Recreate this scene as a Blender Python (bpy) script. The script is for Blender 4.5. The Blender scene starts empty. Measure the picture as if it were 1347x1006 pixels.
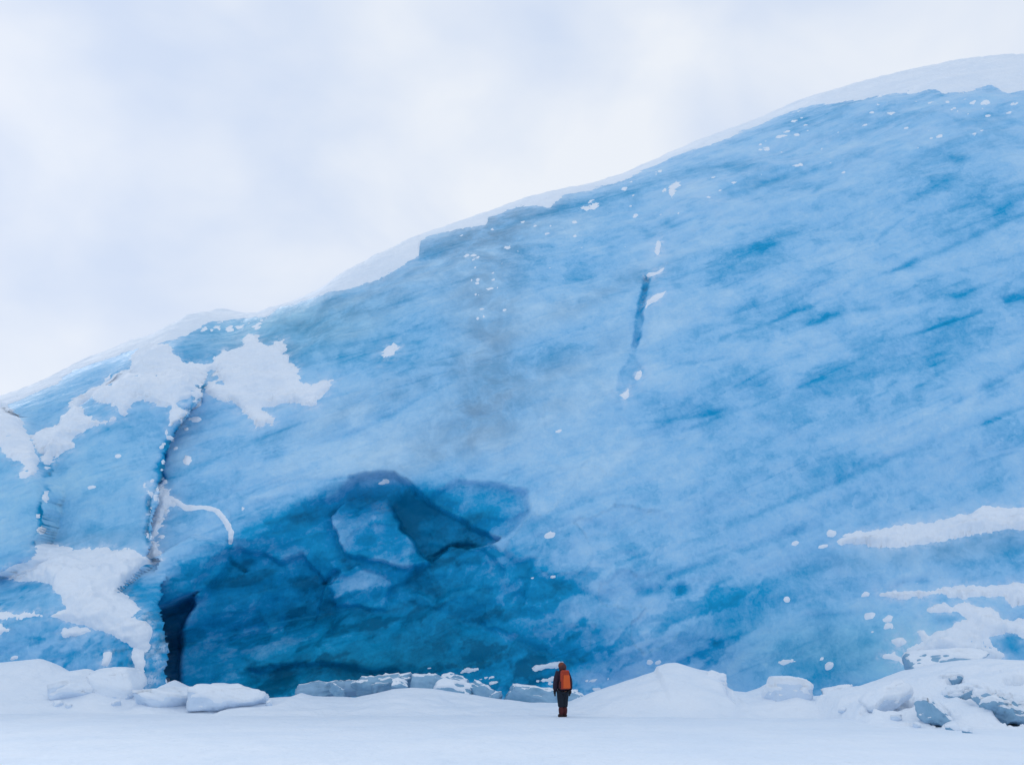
import bpy, bmesh, math, random
import numpy as np

scene = bpy.context.scene
# ------------------------------------------------------------------ camera
F_PX, W_PX, H_PX = 1100.0, 1347.0, 1006.0        # focal length in photo pixels, photo size
PITCH = math.radians(18.83)
CAM_H = 1.6
cam_data = bpy.data.cameras.new('camera')
cam_data.sensor_width = 36.0
cam_data.lens = 36.0 * F_PX / W_PX
cam_data.clip_start, cam_data.clip_end = 0.1, 3000.0
camera = bpy.data.objects.new('camera', cam_data)
camera.location = (0, 0, CAM_H)
camera.rotation_euler = (math.pi / 2 + PITCH, 0, 0)
scene.collection.objects.link(camera)
scene.camera = camera

# ------------------------------------------------------------------ sky and light
SUN_EL, SUN_AZ = 32.0, -38.0                      # azimuth from +Y towards +X, degrees
world = bpy.data.worlds.new('World')
scene.world = world
world.use_nodes = True
wn, wl = world.node_tree.nodes, world.node_tree.links
wn.clear()
out = wn.new('ShaderNodeOutputWorld')
bg = wn.new('ShaderNodeBackground')
bg.inputs['Strength'].default_value = 0.10
wl.new(bg.outputs[0], out.inputs['Surface'])
sky = wn.new('ShaderNodeTexSky')
sky.sky_type = 'NISHITA'
sky.sun_disc = False
sky.sun_elevation = math.radians(SUN_EL)
sky.sun_rotation = math.radians(SUN_AZ)
tc = wn.new('ShaderNodeTexCoord')
mp = wn.new('ShaderNodeMapping')
mp.inputs['Scale'].default_value = (1.0, 1.0, 1.5)
mp.inputs['Location'].default_value = (7.7, 5.1, 2.6)
wl.new(tc.outputs['Generated'], mp.inputs['Vector'])
cn = wn.new('ShaderNodeTexNoise')
cn.inputs['Scale'].default_value = 3.6
cn.inputs['Detail'].default_value = 5.0
cn.inputs['Roughness'].default_value = 0.45
cn.inputs['Distortion'].default_value = 0.25
wl.new(mp.outputs[0], cn.inputs['Vector'])
cr = wn.new('ShaderNodeValToRGB')
cr.color_ramp.elements[0].position = 0.36
cr.color_ramp.elements[1].position = 0.635
cr.color_ramp.elements[0].color = (0.63, 0.735, 0.925, 1)
cr.color_ramp.elements[1].color = (0.86, 0.905, 0.975, 1)
wl.new(cn.outputs['Fac'], cr.inputs['Fac'])
sc10 = wn.new('ShaderNodeMix'); sc10.data_type = 'RGBA'; sc10.blend_type = 'MULTIPLY'
sc10.inputs['Factor'].default_value = 1.0
sc10.inputs[7].default_value = (10.0, 10.0, 10.0, 1)
wl.new(cr.outputs['Color'], sc10.inputs[6])
mx = wn.new('ShaderNodeMix'); mx.data_type = 'RGBA'
mx.inputs['Factor'].default_value = 0.96          # closed cloud cover over the blue sky
wl.new(sky.outputs['Color'], mx.inputs[6])
wl.new(sc10.outputs[2], mx.inputs[7])
wl.new(mx.outputs[2], bg.inputs['Color'])

sun_data = bpy.data.lights.new('sun', 'SUN')
sun_data.energy = 0.95
sun_data.angle = math.radians(25)
sun_data.color = (1.0, 0.96, 0.92)
sun = bpy.data.objects.new('sun', sun_data)
_el, _az = math.radians(SUN_EL), math.radians(SUN_AZ)
from mathutils import Vector, Matrix
sun_dir = Vector((math.sin(_az) * math.cos(_el), math.cos(_az) * math.cos(_el), math.sin(_el)))
sun.rotation_euler = (-sun_dir).to_track_quat('-Z', 'Y').to_euler()
sun.location = sun_dir * 200
scene.collection.objects.link(sun)

vs = scene.view_settings
vs.view_transform = 'Standard'
vs.look = 'None'
vs.exposure = 0.0
vs.gamma = 1.0
vs.use_curve_mapping = False
scene.cycles.max_bounces = 8
scene.cycles.diffuse_bounces = 5
scene.cycles.glossy_bounces = 3
scene.cycles.use_denoising = True

# ------------------------------------------------------------------ helpers
rng = np.random.default_rng(7)
random.seed(7)
_T = 256
_ang = rng.random((_T, _T)) * 2 * np.pi
_GX, _GY = np.cos(_ang), np.sin(_ang)
_WX, _WY = rng.random((_T, _T)), rng.random((_T, _T))


def noise2(x, y, seed=0):
    x = x + 17.31 * seed; y = y + 9.73 * seed + 100.0
    xi, yi = np.floor(x).astype(np.int64), np.floor(y).astype(np.int64)
    fx, fy = x - xi, y - yi
    u, v = fx * fx * fx * (fx * (fx * 6 - 15) + 10), fy * fy * fy * (fy * (fy * 6 - 15) + 10)
    x0, x1, y0, y1 = xi % _T, (xi + 1) % _T, yi % _T, (yi + 1) % _T
    a = _GX[x0, y0] * fx + _GY[x0, y0] * fy
    b = _GX[x1, y0] * (fx - 1) + _GY[x1, y0] * fy
    c = _GX[x0, y1] * fx + _GY[x0, y1] * (fy - 1)
    d = _GX[x1, y1] * (fx - 1) + _GY[x1, y1] * (fy - 1)
    return ((a + (b - a) * u) * (1 - v) + (c + (d - c) * u) * v) * 1.5


def fbm(x, y, oct=4, seed=0, rough=0.5):
    t, amp, tot = 0.0, 1.0, 0.0
    for o in range(oct):
        t = t + amp * noise2(x * 2 ** o, y * 2 ** o, seed + o * 3)
        tot += amp; amp *= rough
    return t / tot


def ridged(x, y, oct=3, seed=0):
    t, amp, tot = 0.0, 1.0, 0.0
    for o in range(oct):
        t = t + amp * (1 - np.abs(noise2(x * 2 ** o, y * 2 ** o, seed + o * 5)) * 2)
        tot += amp; amp *= 0.5
    return t / tot


def worley(x, y, seed=0):
    x = x + 31.7 * seed + 500; y = y + 12.9 * seed + 500
    xi, yi = np.floor(x).astype(np.int64), np.floor(y).astype(np.int64)
    f1 = np.full(x.shape, 9.0); f2 = np.full(x.shape, 9.0); cid = np.zeros(x.shape)
    for i in (-1, 0, 1):
        for j in (-1, 0, 1):
            a, b = (xi + i) % _T, (yi + j) % _T
            d = np.hypot(xi + i + _WX[a, b] - x, yi + j + _WY[a, b] - y)
            near = d < f1
            f2 = np.where(near, f1, np.minimum(f2, d))
            cid = np.where(near, _WX[b, a], cid)
            f1 = np.where(near, d, f1)
    return f1, f2, cid


def sstep(a, b, x):
    t = np.clip((x - a) / (b - a), 0, 1)
    return t * t * (3 - 2 * t)


def project(P):
    """world points -> photo pixels of the camera above"""
    x, y, z = P[..., 0], P[..., 1], P[..., 2] - CAM_H
    c, s = math.cos(PITCH), math.sin(PITCH)
    d = y * c + z * s
    u = -y * s + z * c
    return W_PX / 2 + F_PX * x / d, H_PX / 2 - F_PX * u / d


def ray(px, py):
    c, s = math.cos(PITCH), math.sin(PITCH)
    a, b = (px - W_PX / 2) / F_PX, (H_PX / 2 - py) / F_PX
    return a, c - b * s, s + b * c


def at(px, py, Y):
    """point of the vertical plane at distance Y seen at a photo pixel"""
    a, b, c = ray(px, py)
    return (a / b * Y, Y, CAM_H + c / b * Y)


def sdf(poly, px, py, margin=200):
    """signed distance in pixels, positive inside the outline; -margin far away"""
    poly = np.asarray(poly, float)
    res = np.full(px.shape, -float(margin))
    sel = ((px > poly[:, 0].min() - margin) & (px < poly[:, 0].max() + margin) &
           (py > poly[:, 1].min() - margin) & (py < poly[:, 1].max() + margin))
    if not sel.any():
        return res
    x, y = px[sel], py[sel]
    d2 = np.full(x.shape, 1e12); ins = np.zeros(x.shape, bool)
    n = len(poly)
    for i in range(n):
        ax, ay = poly[i]; bx, by = poly[(i + 1) % n]
        ex, ey = bx - ax, by - ay
        t = np.clip(((x - ax) * ex + (y - ay) * ey) / max(ex * ex + ey * ey, 1e-9), 0, 1)
        d2 = np.minimum(d2, (x - ax - t * ex) ** 2 + (y - ay - t * ey) ** 2)
        if ay != by:
            cross = ((ay > y) != (by > y)) & (x < ex * (y - ay) / (by - ay) + ax)
            ins ^= cross
    d = np.sqrt(d2)
    res[sel] = np.where(ins, d, -d)
    return np.maximum(res, -margin)


def line_dist(line, px, py, margin=60):
    line = np.asarray(line, float)
    res = np.full(px.shape, float(margin))
    sel = ((px > line[:, 0].min() - margin) & (px < line[:, 0].max() + margin) &
           (py > line[:, 1].min() - margin) & (py < line[:, 1].max() + margin))
    if not sel.any():
        return res
    x, y = px[sel], py[sel]
    d2 = np.full(x.shape, 1e12)
    for i in range(len(line) - 1):
        ax, ay = line[i]; bx, by = line[i + 1]
        ex, ey = bx - ax, by - ay
        t = np.clip(((x - ax) * ex + (y - ay) * ey) / max(ex * ex + ey * ey, 1e-9), 0, 1)
        d2 = np.minimum(d2, (x - ax - t * ex) ** 2 + (y - ay - t * ey) ** 2)
    res[sel] = np.sqrt(d2)
    return np.minimum(res, margin)


def mesh_obj(name, verts, faces, mat, parent=None, smooth=True, attrs=None):
    me = bpy.data.meshes.new(name)
    verts = np.ascontiguousarray(verts, np.float32); faces = np.ascontiguousarray(faces, np.int32)
    me.vertices.add(len(verts)); me.vertices.foreach_set('co', verts.ravel())
    k = faces.shape[1]
    me.loops.add(faces.size); me.loops.foreach_set('vertex_index', faces.ravel())
    me.polygons.add(len(faces))
    me.polygons.foreach_set('loop_start', np.arange(0, faces.size, k, dtype=np.int32))
    me.polygons.foreach_set('use_smooth', np.full(len(faces), smooth))
    me.update(calc_edges=True)
    for an, av in (attrs or {}).items():
        at_ = me.attributes.new(an, 'FLOAT', 'POINT')
        at_.data.foreach_set('value', np.ascontiguousarray(av, np.float32))
    me.materials.append(mat)
    o = bpy.data.objects.new(name, me)
    scene.collection.objects.link(o)
    if parent:
        o.parent = parent
    return o


def grid_faces(ny, nx):
    i = np.arange(ny * nx).reshape(ny, nx)
    return np.stack([i[:-1, :-1], i[:-1, 1:], i[1:, 1:], i[1:, :-1]], -1).reshape(-1, 4)


def sub_mesh(name, P, faces, keep, mat, parent=None, attrs=None):
    f = faces[keep]
    used = np.unique(f)
    remap = np.zeros(len(P), np.int64); remap[used] = np.arange(len(used))
    return mesh_obj(name, P[used], remap[f], mat, parent,
                    attrs={k: v[used] for k, v in (attrs or {}).items()})


def normals(P):
    du = np.gradient(P, axis=1); dv = np.gradient(P, axis=0)
    n = np.cross(du, dv)
    n /= np.maximum(np.linalg.norm(n, axis=2, keepdims=True), 1e-9)
    return n


def thing(name, label, cat, loc=(0, 0, 0), group=None):
    o = bpy.data.objects.new(name, None)
    o.empty_display_size = 0.3
    scene.collection.objects.link(o)
    o.location = loc
    o['label'] = label; o['category'] = cat
    if group: o['group'] = group
    return o


def tag(o, label, cat, group=None):
    o['label'] = label; o['category'] = cat
    if group: o['group'] = group
    return o


# ------------------------------------------------------------------ materials
def new_mat(name):
    m = bpy.data.materials.new(name); m.use_nodes = True
    nt = m.node_tree
    return m, nt, nt.nodes['Principled BSDF']


def nd(nt, kind, **kw):
    n = nt.nodes.new('ShaderNode' + kind)
    for k, v in kw.items():
        setattr(n, k, v)
    return n


def noise_node(nt, vec, scale, detail=4, rough=0.5, dist=0.0):
    n = nd(nt, 'TexNoise')
    n.inputs['Scale'].default_value = scale; n.inputs['Detail'].default_value = detail
    n.inputs['Roughness'].default_value = rough; n.inputs['Distortion'].default_value = dist
    nt.links.new(vec, n.inputs['Vector'])
    return n.outputs['Fac']


def math_node(nt, op, a, b=None, c=None, clamp=False):
    n = nd(nt, 'Math', operation=op, use_clamp=clamp)
    for i, v in enumerate((a, b, c)):
        if v is None: continue
        if isinstance(v, (int, float)): n.inputs[i].default_value = v
        else: nt.links.new(v, n.inputs[i])
    return n.outputs[0]


def maprange(nt, v, a, b, c=0.0, d=1.0):
    n = nd(nt, 'MapRange', interpolation_type='SMOOTHSTEP')
    nt.links.new(v, n.inputs[0])
    for i, k in enumerate((a, b, c, d)): n.inputs[i + 1].default_value = k
    return n.outputs[0]


def mixc(nt, fac, a, b, blend='MIX'):
    n = nd(nt, 'Mix', data_type='RGBA', blend_type=blend)
    for i, v in ((0, fac), (6, a), (7, b)):
        if isinstance(v, (int, float)): n.inputs[i].default_value = v
        elif isinstance(v, tuple): n.inputs[i].default_value = (*v, 1)
        else: nt.links.new(v, n.inputs[i])
    return n.outputs[2]


def bump_chain(nt, bsdf, items):
    prev = None
    for h, strength, dist in items:
        b = nd(nt, 'Bump')
        b.inputs['Strength'].default_value = strength; b.inputs['Distance'].default_value = dist
        nt.links.new(h, b.inputs['Height'])
        if prev is not None: nt.links.new(prev, b.inputs['Normal'])
        prev = b.outputs[0]
    nt.links.new(prev, bsdf.inputs['Normal'])


def make_snow(name='snow', base=(0.80, 0.865, 0.935)):
    m, nt, b = new_mat(name)
    geo = nd(nt, 'NewGeometry')
    pos = geo.outputs['Position']
    n1 = noise_node(nt, pos, 0.35, 4, 0.55)
    n2 = noise_node(nt, pos, 4.5, 6, 0.6)
    n3 = noise_node(nt, pos, 45.0, 3, 0.6)
    n4 = noise_node(nt, pos, 1.3, 4, 0.5, 0.4)
    lo = tuple(c * k for c, k in zip(base, (0.93, 0.955, 0.98)))
    nt.links.new(mixc(nt, maprange(nt, n1, 0.3, 0.7), lo, base), b.inputs['Base Color'])
    b.inputs['Roughness'].default_value = 0.75
    b.inputs['Specular IOR Level'].default_value = 0.2
    bump_chain(nt, b, [(n4, 0.30, 0.5), (n2, 0.30, 0.14), (n3, 0.25, 0.012)])
    return m


def make_ice(name, simple=False, simple_cols=None):
    m, nt, b = new_mat(name)
    geo = nd(nt, 'NewGeometry'); pos = geo.outputs['Position']

    def attr(a):
        n = nd(nt, 'Attribute'); n.attribute_name = a
        return n.outputs['Fac']
    # bands of the ice: stretched along the dip of the layers
    mpn = nd(nt, 'Mapping')
    mpn.inputs['Rotation'].default_value = (0, math.radians(24), 0)
    nt.links.new(pos, mpn.inputs['Vector'])
    mps = nd(nt, 'Mapping')
    mps.inputs['Scale'].default_value = (0.30, 0.5, 1.0)
    nt.links.new(mpn.outputs[0], mps.inputs['Vector'])
    band = noise_node(nt, mps.outputs[0], 0.75, 4.5, 0.55, 0.7)
    mott = noise_node(nt, pos, 0.55, 8, 0.66, 0.5)
    fine = noise_node(nt, pos, 6.0, 6, 0.65, 0.2)
    mpl = nd(nt, 'Mapping'); mpl.inputs['Scale'].default_value = (0.028, 0.2, 0.7)
    nt.links.new(mpn.outputs[0], mpl.inputs['Vector'])
    ln_ = noise_node(nt, mpl.outputs[0], 0.75, 2.5, 0.5, 0.25)
    ln_ = math_node(nt, 'ABSOLUTE', math_node(nt, 'SUBTRACT', ln_, 0.5))
    lines = math_node(nt, 'MULTIPLY', maprange(nt, ln_, 0.0, 0.03, 1.0, 0.0), maprange(nt, band, 0.40, 0.66))
    warp = nd(nt, 'TexNoise'); warp.inputs['Scale'].default_value = 1.4; warp.inputs['Detail'].default_value = 5
    nt.links.new(pos, warp.inputs['Vector'])
    wsum = nd(nt, 'VectorMath', operation='MULTIPLY_ADD')
    nt.links.new(warp.outputs['Color'], wsum.inputs[0]); wsum.inputs[1].default_value = (1.1, 1.1, 1.1)
    nt.links.new(mpn.outputs[0], wsum.inputs[2])
    facets = []
    for sx, sc_ in ((0.5, 0.75), (0.6, 2.3)):
        vmap = nd(nt, 'Mapping'); vmap.inputs['Scale'].default_value = (sx, 0.6, 1.0)
        nt.links.new(wsum.outputs[0], vmap.inputs['Vector'])
        vor = nd(nt, 'TexVoronoi', feature='F1'); vor.inputs['Scale'].default_value = sc_
        nt.links.new(vmap.outputs[0], vor.inputs['Vector'])
        sep = nd(nt, 'SeparateColor'); nt.links.new(vor.outputs['Color'], sep.inputs[0])
        facets.append((sep.outputs[0], vor.outputs['Distance']))
    if simple:
        c = math_node(nt, 'MULTIPLY_ADD', mott, 1.2, -0.25)
    else:
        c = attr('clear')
        c = math_node(nt, 'ADD', c, math_node(nt, 'MULTIPLY_ADD', band, 0.34, -0.17))
        c = math_node(nt, 'ADD', c, math_node(nt, 'MULTIPLY_ADD', mott, 0.62, -0.31))
        c = math_node(nt, 'ADD', c, math_node(nt, 'MULTIPLY_ADD', fine, 0.28, -0.14))
        c = math_node(nt, 'ADD', c, math_node(nt, 'MULTIPLY_ADD', facets[0][0], 0.09, -0.045))
        c = math_node(nt, 'ADD', c, math_node(nt, 'MULTIPLY_ADD', facets[1][0], 0.07, -0.035))
        c = math_node(nt, 'ADD', c, math_node(nt, 'MULTIPLY', lines, 0.09), clamp=True)
    ramp = nd(nt, 'ValToRGB')
    e = ramp.color_ramp.elements
    if simple:
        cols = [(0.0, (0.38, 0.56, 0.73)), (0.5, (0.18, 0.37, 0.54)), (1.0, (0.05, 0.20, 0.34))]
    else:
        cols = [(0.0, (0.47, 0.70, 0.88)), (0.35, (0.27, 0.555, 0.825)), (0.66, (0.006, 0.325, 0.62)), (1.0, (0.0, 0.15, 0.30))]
    if simple_cols: cols = simple_cols
    e[0].position, e[0].color = cols[0][0], (*cols[0][1], 1)
    e[1].position, e[1].color = cols[-1][0], (*cols[-1][1], 1)
    for p_, c_ in cols[1:-1]:
        k = e.new(p_); k.color = (*c_, 1)
    nt.links.new(c, ramp.inputs['Fac'])
    col = ramp.outputs['Color']
    if not simple:
        dirt = math_node(nt, 'MULTIPLY', attr('dirt'), maprange(nt, mott, 0.25, 0.7), clamp=True)
        col = mixc(nt, dirt, col, (0.20, 0.31, 0.42))
        col = mixc(nt, math_node(nt, 'MULTIPLY', attr('teal'), 0.8, clamp=True), col,
                   mixc(nt, 1.0, col, (0.55, 0.92, 0.80), 'MULTIPLY'))
        col = mixc(nt, math_node(nt, 'MULTIPLY', attr('rime'), maprange(nt, fine, 0.3, 0.6), clamp=True), col, (0.62, 0.75, 0.90))
    nt.links.new(col, b.inputs['Base Color'])
    b.inputs['IOR'].default_value = 1.31
    b.inputs['Specular IOR Level'].default_value = 0.2
    r = maprange(nt, fine, 0.3, 0.75, 0.32, 0.6)
    nt.links.new(r, b.inputs['Roughness'])
    bump_chain(nt, b, [(mott, 0.35, 0.35), (fine, 0.40, 0.06)])
    return m


def make_plain(name, col, rough=0.8, var=0.25, scale=30.0, bump=0.3):
    m, nt, b = new_mat(name)
    tcn = nd(nt, 'TexCoord')
    n = noise_node(nt, tcn.outputs['Object'], scale, 4, 0.6)
    nt.links.new(mixc(nt, n, tuple(c * (1 - var) for c in col), tuple(min(1, c * (1 + var)) for c in col)),
                 b.inputs['Base Color'])
    b.inputs['Roughness'].default_value = rough
    b.inputs['Specular IOR Level'].default_value = 0.12
    bump_chain(nt, b, [(n, bump, 0.01)])
    return m


SNOW = make_snow()
ICE = make_ice('glacier_ice')
BLOCK_ICE = make_ice('broken_ice', simple=True)
PALE_ICE = make_ice('frosted_ice', simple=True, simple_cols=[(0.0, (0.70, 0.80, 0.92)), (0.5, (0.58, 0.71, 0.86)), (1.0, (0.38, 0.54, 0.70))])

# ------------------------------------------------------------------ ice wall: base form
RIDGE = np.array([(-400, 700), (-150, 590), (-60, 545), (0, 521), (30, 513), (60, 501), (100, 479), (140, 460), (180, 444), (215, 433),
    (240, 416), (265, 406), (290, 404), (315, 408), (335, 409), (360, 401), (400, 387), (420, 378), (435, 368), (450, 358),
    (470, 346), (500, 331), (530, 316), (560, 303), (600, 289), (640, 276), (680, 262), (720, 249), (760, 242), (800, 233),
    (850, 213), (900, 190), (950, 171), (1000, 153), (1040, 136), (1070, 123), (1100, 116), (1150, 101), (1200, 89),
    (1250, 79), (1290, 72), (1320, 70), (1347, 69), (1450, 66), (1600, 75), (1900, 110)], float)
RIDGE[:, 1] += 5

HK = np.linspace(-60, 75, 136)                    # knots along the wall, one per metre
HV = np.interp(HK, [-60, -33, 0, 40, 75], [9, 14, 27, 44, 46])


def y_base(x):
    return 42.0 - 0.05 * x + 1.5 * np.sin(x / 13.0 + 0.6)


def base_surface(a, th, nback):
    """a: column positions at the foot, th: profile angle; then a gently falling back"""
    fan = 1.0 + 0.75 * np.sin(th) ** 1.3
    X = a[None, :] * fan[:, None]
    H = np.interp(X, HK, HV)
    s, c = np.sin(th)[:, None], np.cos(th)[:, None]
    Zb = -1.5
    Z = Zb + (H - Zb) * s ** 0.97
    R = 0.62 * H
    Y = y_base(X) + R * (1 - c ** 0.95) + 0.05 * Z
    P = np.stack([X, Y, Z], -1)
    if nback:
        rows = []
        top = P[-1]
        for k in range(1, nback + 1):
            q = top.copy(); dd = 30.0 * (k / nback) ** 2
            q[:, 1] += dd; q[:, 2] -= 0.004 * dd ** 2 + 0.02 * dd
            rows.append(q)
        P = np.concatenate([P, np.array(rows)], 0)
    return P


A0, A1 = -31.5, 33.0
_a = np.linspace(A0, A1, 260); _t = np.linspace(0.02, math.pi / 2, 220)
for it in range(14):                              # raise or lower the crest until it follows the traced ridge
    P = base_surface(_a, _t, 0)
    px, py = project(P)
    k = np.argmin(py, axis=0)
    cols = np.arange(len(_a))
    ex, ey = px[k, cols], py[k, cols]
    err = ey - np.interp(ex, RIDGE[:, 0], RIDGE[:, 1])
    X = P[k, cols, 0]; d = P[k, cols, 1]
    dH = err * d / F_PX * 0.9
    o_ = np.argsort(X)
    HV = HV + np.interp(HK, X[o_], dH[o_])
    HV = np.convolve(np.pad(HV, 1, mode='edge'), [0.06, 0.88, 0.06], 'valid')

NX, NY, NB = 1000, 780, 26
th = np.linspace(0.02, math.pi / 2, NY) 
P = base_surface(np.linspace(A0, A1, NX), th, NB)
NYT = NY + NB
faces = grid_faces(NYT, NX)
N = normals(P)
N = np.where(N[..., 1:2] > 0.3, -N, N)            # outward: towards the camera or up
if (N[..., 1] < 0).mean() < 0.5 and N[NY // 2, NX // 2, 1] > 0:
    N = -N
seg = np.linalg.norm(np.diff(P, axis=0), axis=2)
S = np.concatenate([np.zeros((1, NX)), np.cumsum(seg, 0)], 0)   # length up the profile
U = P[..., 0].copy()
px, py = project(P)
front = np.zeros((NYT, NX)); front[:NY] = 1
sil = np.argmin(py, axis=0)
behind = np.arange(NYT)[:, None] > sil[None, :]
calm = sstep(3, 45, py - np.interp(px, RIDGE[:, 0], RIDGE[:, 1])) * (~behind)   # keep the crest smooth
dipa = math.radians(19)
SU = U * math.cos(dipa) + S * math.sin(dipa)
SW = -U * math.sin(dipa) + S * math.cos(dipa)
FWD = np.array([0, -1.0, 0])


def push(amount, direction=None):
    global P
    P = P + (N if direction is None else direction) * amount[..., None]


# broad undulation
push((0.9 * fbm(U / 15, S / 11, 3, 1) + 0.35 * fbm(SU / 7, SW / 3.5, 3, 2)) * calm)

clear = np.zeros((NYT, NX)); dirt = np.zeros((NYT, NX)); teal = np.zeros((NYT, NX)); rime = np.zeros((NYT, NX))
butt = np.full((NYT, NX), -200.0)

P_WALL = P.copy()
# --- the hollow (cave) under the left of the face
CAVE = [(170, 770), (205, 930), (790, 930), (830, 870), (740, 770), (650, 690), (600, 650), (520, 612), (450, 632), (385, 675),
        (300, 712), (245, 765)]
px, py = project(P)
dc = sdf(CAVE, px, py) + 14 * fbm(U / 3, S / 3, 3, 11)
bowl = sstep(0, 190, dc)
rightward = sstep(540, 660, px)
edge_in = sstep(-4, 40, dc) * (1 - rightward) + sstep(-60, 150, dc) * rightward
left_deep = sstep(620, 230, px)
push(-(1.1 * edge_in + (2.6 + 3.2 * left_deep) * bowl), -FWD * -1)
push(-1.6 * sstep(830, 925, py) * sstep(1060, 900, px) * sstep(190, 260, px), -FWD * -1)   # melted undercut along the foot
px, py = project(P)


# --- the buttress standing forward at the left
def block(poly, T, fall, seed, top=None, topfall=70, rough=7.0):
    global butt, P
    q = P_WALL + FWD * T
    bx, by = project(q)
    d = sdf(poly, bx, by, 160) + rough * fbm(U / 1.0, S / 1.0, 3, seed)
    t = np.clip(d / fall, 0, 1)
    w = (1 - (1 - t) ** 2) ** 0.5
    wt = np.ones_like(d)
    if top is not None:
        wt = sstep(-5, topfall, by - np.interp(bx, [p[0] for p in top], [p[1] for p in top]) + 6 * fbm(U / 2, S / 2, 3, seed + 1))
    Pt = P + (q - P) * wt[..., None]
    back = P - Pt
    L = np.linalg.norm(back, axis=2)
    Pt = Pt + back * ((1 - w) * np.minimum(1, 0.45 / np.maximum(L, 1e-6)))[..., None]   # rounded edge, then a sheer side
    P = np.where((d > 0)[..., None], Pt, P)
    butt = np.maximum(butt, d)


block([(-300, 560), (0, 560), (40, 582), (90, 538), (130, 507), (176, 489), (230, 492), (268, 503), (262, 520), (236, 556), (216, 588),
       (206, 640), (196, 700), (190, 740), (172, 775), (160, 830), (150, 940), (-300, 940)], 1.25, 22, 31)
block([(-300, 470), (0, 527), (36, 567), (54, 604), (61, 642), (49, 700), (38, 735), (-60, 770), (-300, 800)], 2.9, 20, 32,
      [(-300, 470), (0, 527), (36, 567), (60, 625), (80, 700)], 55)
block([(-300, 735), (0, 738), (63, 712), (120, 720), (194, 724), (184, 765), (202, 800), (219, 850), (215, 940), (-300, 940)], 3.6, 12, 33,
      [(-300, 735), (0, 738), (63, 712), (120, 718), (188, 722), (210, 735)], 95)
px, py = project(P)

# the hollow and the joint run on behind the buttress: pull the wall beside it in behind its edge
depth_ = P[..., 1] * math.cos(PITCH) + (P[..., 2] - CAM_H) * math.sin(PITCH)
isb = butt > 0
D0 = np.zeros(NYT); XE = np.zeros(NYT)
for r in range(NYT):
    j = np.nonzero(isb[r])[0]
    if not len(j) or j[-1] > NX - 5: continue
    e = j[-1]
    lim = px[r, max(e - 25, 0):e + 1].max()
    D0[r] = max(0.0, (px[r, e + 1] - lim + 14) / F_PX * depth_[r, e + 1]); XE[r] = P[r, e + 1, 0]
on = D0 > 0
for r0_, r1_ in ((0, NYT),):
    rows = np.nonzero(on)[0]
    pad = np.pad(D0[rows], 6, mode='edge'); pad = np.convolve(pad, np.ones(13) / 13, 'valid')
    D0[rows] = np.maximum(pad, D0[rows] * 0.8)
sh = D0[:, None] * np.exp(-np.maximum(P[..., 0] - XE[:, None], 0) / 5.0) * (~isb) * on[:, None] * (P[..., 0] > XE[:, None] - 1e-6)
P[..., 0] -= sh
px, py = project(P)

def cut(poly, depth, soft=4.0, rough=4.0, seed=20, ns=1.2, ramp=1.0, along=None):
    """push an outlined flake in (depth > 0) or out, with a crisp ragged rim"""
    px_, py_ = project(P - FWD * 0 + (FWD * (-depth if depth < 0 else 0)))
    d = sdf(poly, px_, py_, 120) + rough * fbm(U / ns, S / ns, 3, seed)
    w = sstep(-soft, soft, d) * ramp * (butt < 0)
    push(w * depth, -FWD if along is None else along)
    return d, w


RAMP = sstep(395, 470, px) * sstep(752, 700, py - 0.12 * (px - 520)) # the flake scar shallows out to the left and below
D2, W2 = cut([(398, 735), (383, 690), (400, 664), (443, 655), (460, 628), (518, 619), (563, 658), (620, 690), (656, 706), (635, 718),
              (592, 718), (562, 738), (500, 748), (440, 742)], 1.2, 3, 5, 21, ramp=RAMP)
D3, W3 = cut([(599, 632), (649, 637), (690, 646), (693, 676), (662, 706), (620, 690), (563, 657)], 0.5, 5, 5, 22)
D4, W4 = cut([(506, 655), (522, 686), (540, 712), (560, 736), (536, 748), (491, 736), (456, 727), (440, 702), (433, 684), (452, 653)], -0.75, 3, 7, 23, ramp=sstep(640, 690, py))
D5, W5 = cut([(185, 826), (215, 800), (238, 791), (263, 780), (250, 802), (239, 826), (237, 870), (239, 930), (180, 930)], 3.6, 3, 3, 24,
              along=P * np.array([1, 1, 0.0]) / np.linalg.norm(P[..., :2], axis=2, keepdims=True))   # runs back behind the buttress
D6, W6 = cut([(160, 775), (190, 735), (250, 705), (302, 716), (285, 750), (262, 783), (225, 800), (200, 822)], -0.7, 4, 4, 25)
D12, W12 = cut([(262, 783), (249, 775), (280, 735), (305, 719), (349, 728), (366, 740), (396, 728), (425, 765), (405, 850), (300, 885), (238, 885)], 0.7, 3, 4, 34, ramp=sstep(870, 720, py))
D13, W13 = cut([(423, 766), (438, 748), (448, 751), (434, 769)], 0.5, 2, 2, 35)
D14, W14 = cut([(560, 732), (592, 719), (634, 719), (664, 748), (650, 792), (600, 800), (570, 770)], 0.45, 3, 4, 36, ramp=sstep(800, 715, py))
D7, W7 = cut([(325, 880), (420, 872), (520, 884), (535, 930), (320, 930)], 0.8, 6, 8, 26)
D8, W8 = cut([(545, 722), (640, 716), (700, 740), (690, 790), (620, 770), (570, 790), (530, 770)], 0.35, 6, 10, 27)
D9, W9 = cut([(425, 765), (470, 745), (520, 765), (505, 800), (440, 795)], -0.4, 4, 8, 28)
D10, W10 = cut([(350, 770), (395, 735), (450, 760), (440, 830), (370, 840)], 0.25, 9, 12, 29)
D11, W11 = cut([(480, 800), (560, 790), (590, 850), (570, 900), (490, 890)], 0.2, 10, 12, 30)

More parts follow.
